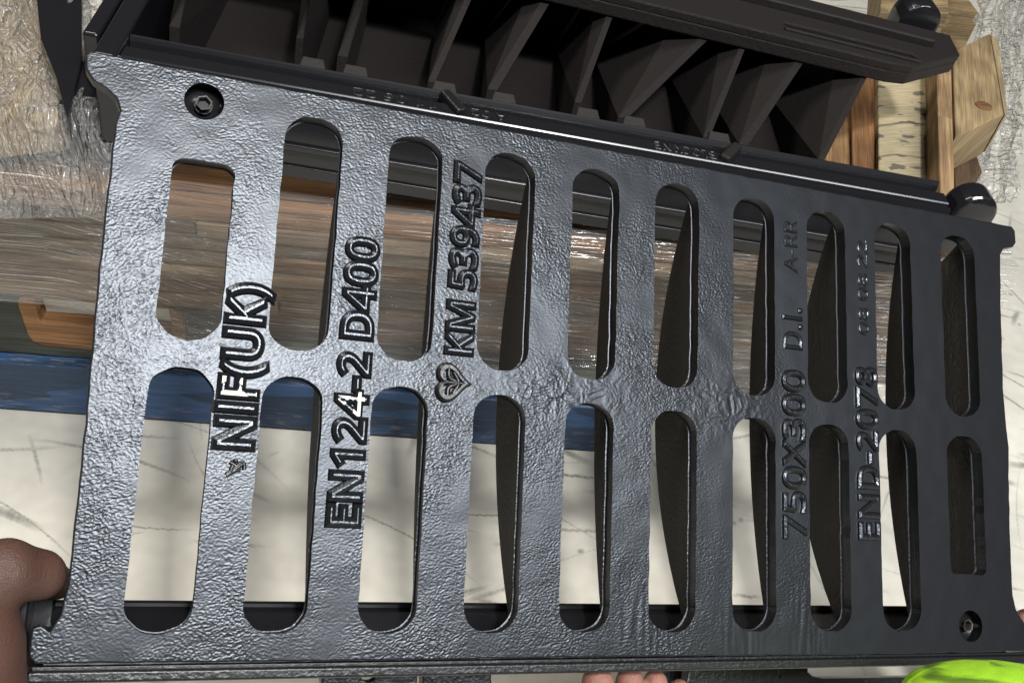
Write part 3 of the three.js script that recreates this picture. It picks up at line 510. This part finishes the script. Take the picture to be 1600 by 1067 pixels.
{
  const Q = (x, y, w) => onGrate(x, y, w), B = [];
  const chain = (pts, own) => { for (let i = 0; i + 1 < pts.length; i++) B.push([pts[i][0], pts[i][1], pts[i + 1][0], pts[i + 1][1], own]); };
  const tips = [[934, 1066, 0.0135, 0], [984, 1064, 0.0118, 0.003], [1024, 1066, 0.0105, 0.006], [1062, 1078, 0.0092, 0.012]];
  tips.forEach(([x, y, r, dw], i) => chain([[Q(x, y, 0.030 + dw), r * 0.92], [Q(x + 3, y + 26, 0.042 + dw), r], [Q(x + 5, y + 78, 0.05 + dw), r * 1.05], [Q(x - 2 + 6 * (1.5 - i), y + 150, 0.035), r * 1.12]], 0.0035));
  chain([[Q(940, 1225, 0.03), 0.018], [Q(1040, 1225, 0.03), 0.018]], 0.012); chain([[Q(945, 1290, 0.02), 0.022], [Q(1035, 1290, 0.02), 0.021]], 0.02); chain([[Q(990, 1300, 0.02), 0.03], [Q(985, 1440, 0.0), 0.029]], 0.02);
  chain([[Q(930, 1300, 0.02), 0.018], [Q(880, 1230, 0.01), 0.0125], [Q(868, 1160, 0.012), 0.011]], 0.01);
  place(single('person', sdfMesh(B, 0.0026, 0.008), pinkSkin, 'pink fingertips of a hand hooked under the grate\'s long rim', 'hand'));
}
{
  const Q = (x, y, w) => onGrate(x, y, w), B = [];
  const chain = (pts, own) => { for (let i = 0; i + 1 < pts.length; i++) B.push([pts[i][0], pts[i][1], pts[i + 1][0], pts[i + 1][1], own]); };
  for (let k = 0; k < 4; k++) chain([[Q(1602 + 5 * k, 966 + 34 * k, 0.045), 0.0088], [Q(1640, 966 + 34 * k, 0.056), 0.0098], [Q(1690, 976 + 32 * k, 0.04), 0.0105], [Q(1730, 990 + 28 * k, 0.02), 0.012]], 0.004);
  chain([[Q(1735, 1000, 0.02), 0.018], [Q(1735, 1080, 0.02), 0.018]], 0.012); chain([[Q(1750, 1050, 0.0), 0.03], [Q(1850, 1090, -0.03), 0.028]], 0.02); chain([[Q(1740, 980, 0.01), 0.016], [Q(1690, 930, -0.01), 0.0125], [Q(1650, 925, -0.012), 0.011]], 0.01);
  place(single('person', sdfMesh(B, 0.003, 0.008), pinkSkin, 'reddish fingertip curled round the grate\'s end below its bolt', 'hand'));
}
{
  // sleeve: a bent tube of cloth with soft folds and a hem seam, coming up from below
  const a = onGrate(1552, 1082, -0.10), pts = [a, onGrate(1560, 1150, -0.115), onGrate(1580, 1300, -0.15), onGrate(1600, 1480, -0.20)];
  const curve = new THREE.CatmullRomCurve3(pts), nU = 220, nV = 80, P = [], U = [], I = [], X = V(1, 0, 0.1).normalize(), Y = V(0, 0, 1);
  for (let j = 0; j <= nV; j++) {
    const t = j / nV, c = curve.getPoint(Math.max(0, (t - 0.28) / 0.72)), cap = t < 0.28 ? Math.sqrt(1 - (1 - t / 0.28) ** 2) : 1, lift = t < 0.28 ? (1 - t / 0.28) * 0.026 : 0;
    const dir = curve.getTangent(0).negate();
    for (let i = 0; i <= nU; i++) {
      const an = i / nU * 6.28318, f = 1 + 0.022 * noise(Math.cos(an) * 2.2 + 5, Math.sin(an) * 2.2 + t * 7) + 0.018 * noise(Math.cos(an) * 6, t * 16 + Math.sin(an) * 3) + 0.02 * Math.exp(-(((Math.sin(an - 0.5) - 0.25 - 0.1 * t) / 0.03) ** 2));
      const q = c.clone().addScaledVector(dir, lift).addScaledVector(X, Math.cos(an) * 0.067 * cap * f).addScaledVector(Y, Math.sin(an) * 0.05 * cap * f); P.push(q.x, q.y, q.z); U.push(i / nU * 0.36, t * 0.4);
    }
  }
  for (let j = 0; j < nV; j++) for (let i = 0; i < nU; i++) { const k = j * (nU + 1) + i; I.push(k, k + nU + 1, k + 1, k + 1, k + nU + 1, k + nU + 2); }
  const g = new THREE.BufferGeometry(); g.setAttribute('position', new THREE.Float32BufferAttribute(P, 3)); g.setAttribute('uv', new THREE.Float32BufferAttribute(U, 2)); g.setIndex(I); g.computeVertexNormals();
  const weave = fieldTexture(256, 256, (x, y) => 0.5 + 0.25 * Math.sin(x * 402) * Math.sin(y * 402) + 0.2 * noise(x * 30, y * 30), false, 'float');
  const dirt = fieldTexture(256, 256, (x, y) => { const k = 1 - 0.42 * smooth(0.05, 0.3, fbm(x * 9, y * 22, 4)) + 0.05 * noise(x * 60, y * 60); return [0.64 * k, 0.86 * k, 0.14 * k]; }, true);
  place(single('sleeve', g, new THREE.MeshPhysicalMaterial({ map: dirt, roughness: 0.75, sheen: 0.3, bumpMap: sized(weave, 0.06), bumpScale: 0.0007, side: THREE.DoubleSide }), 'bright lime green rounded garment in front of the grate\'s rim', 'garment'));
}
renderer.setSize(1024, 682);
renderer.render(scene, camera);
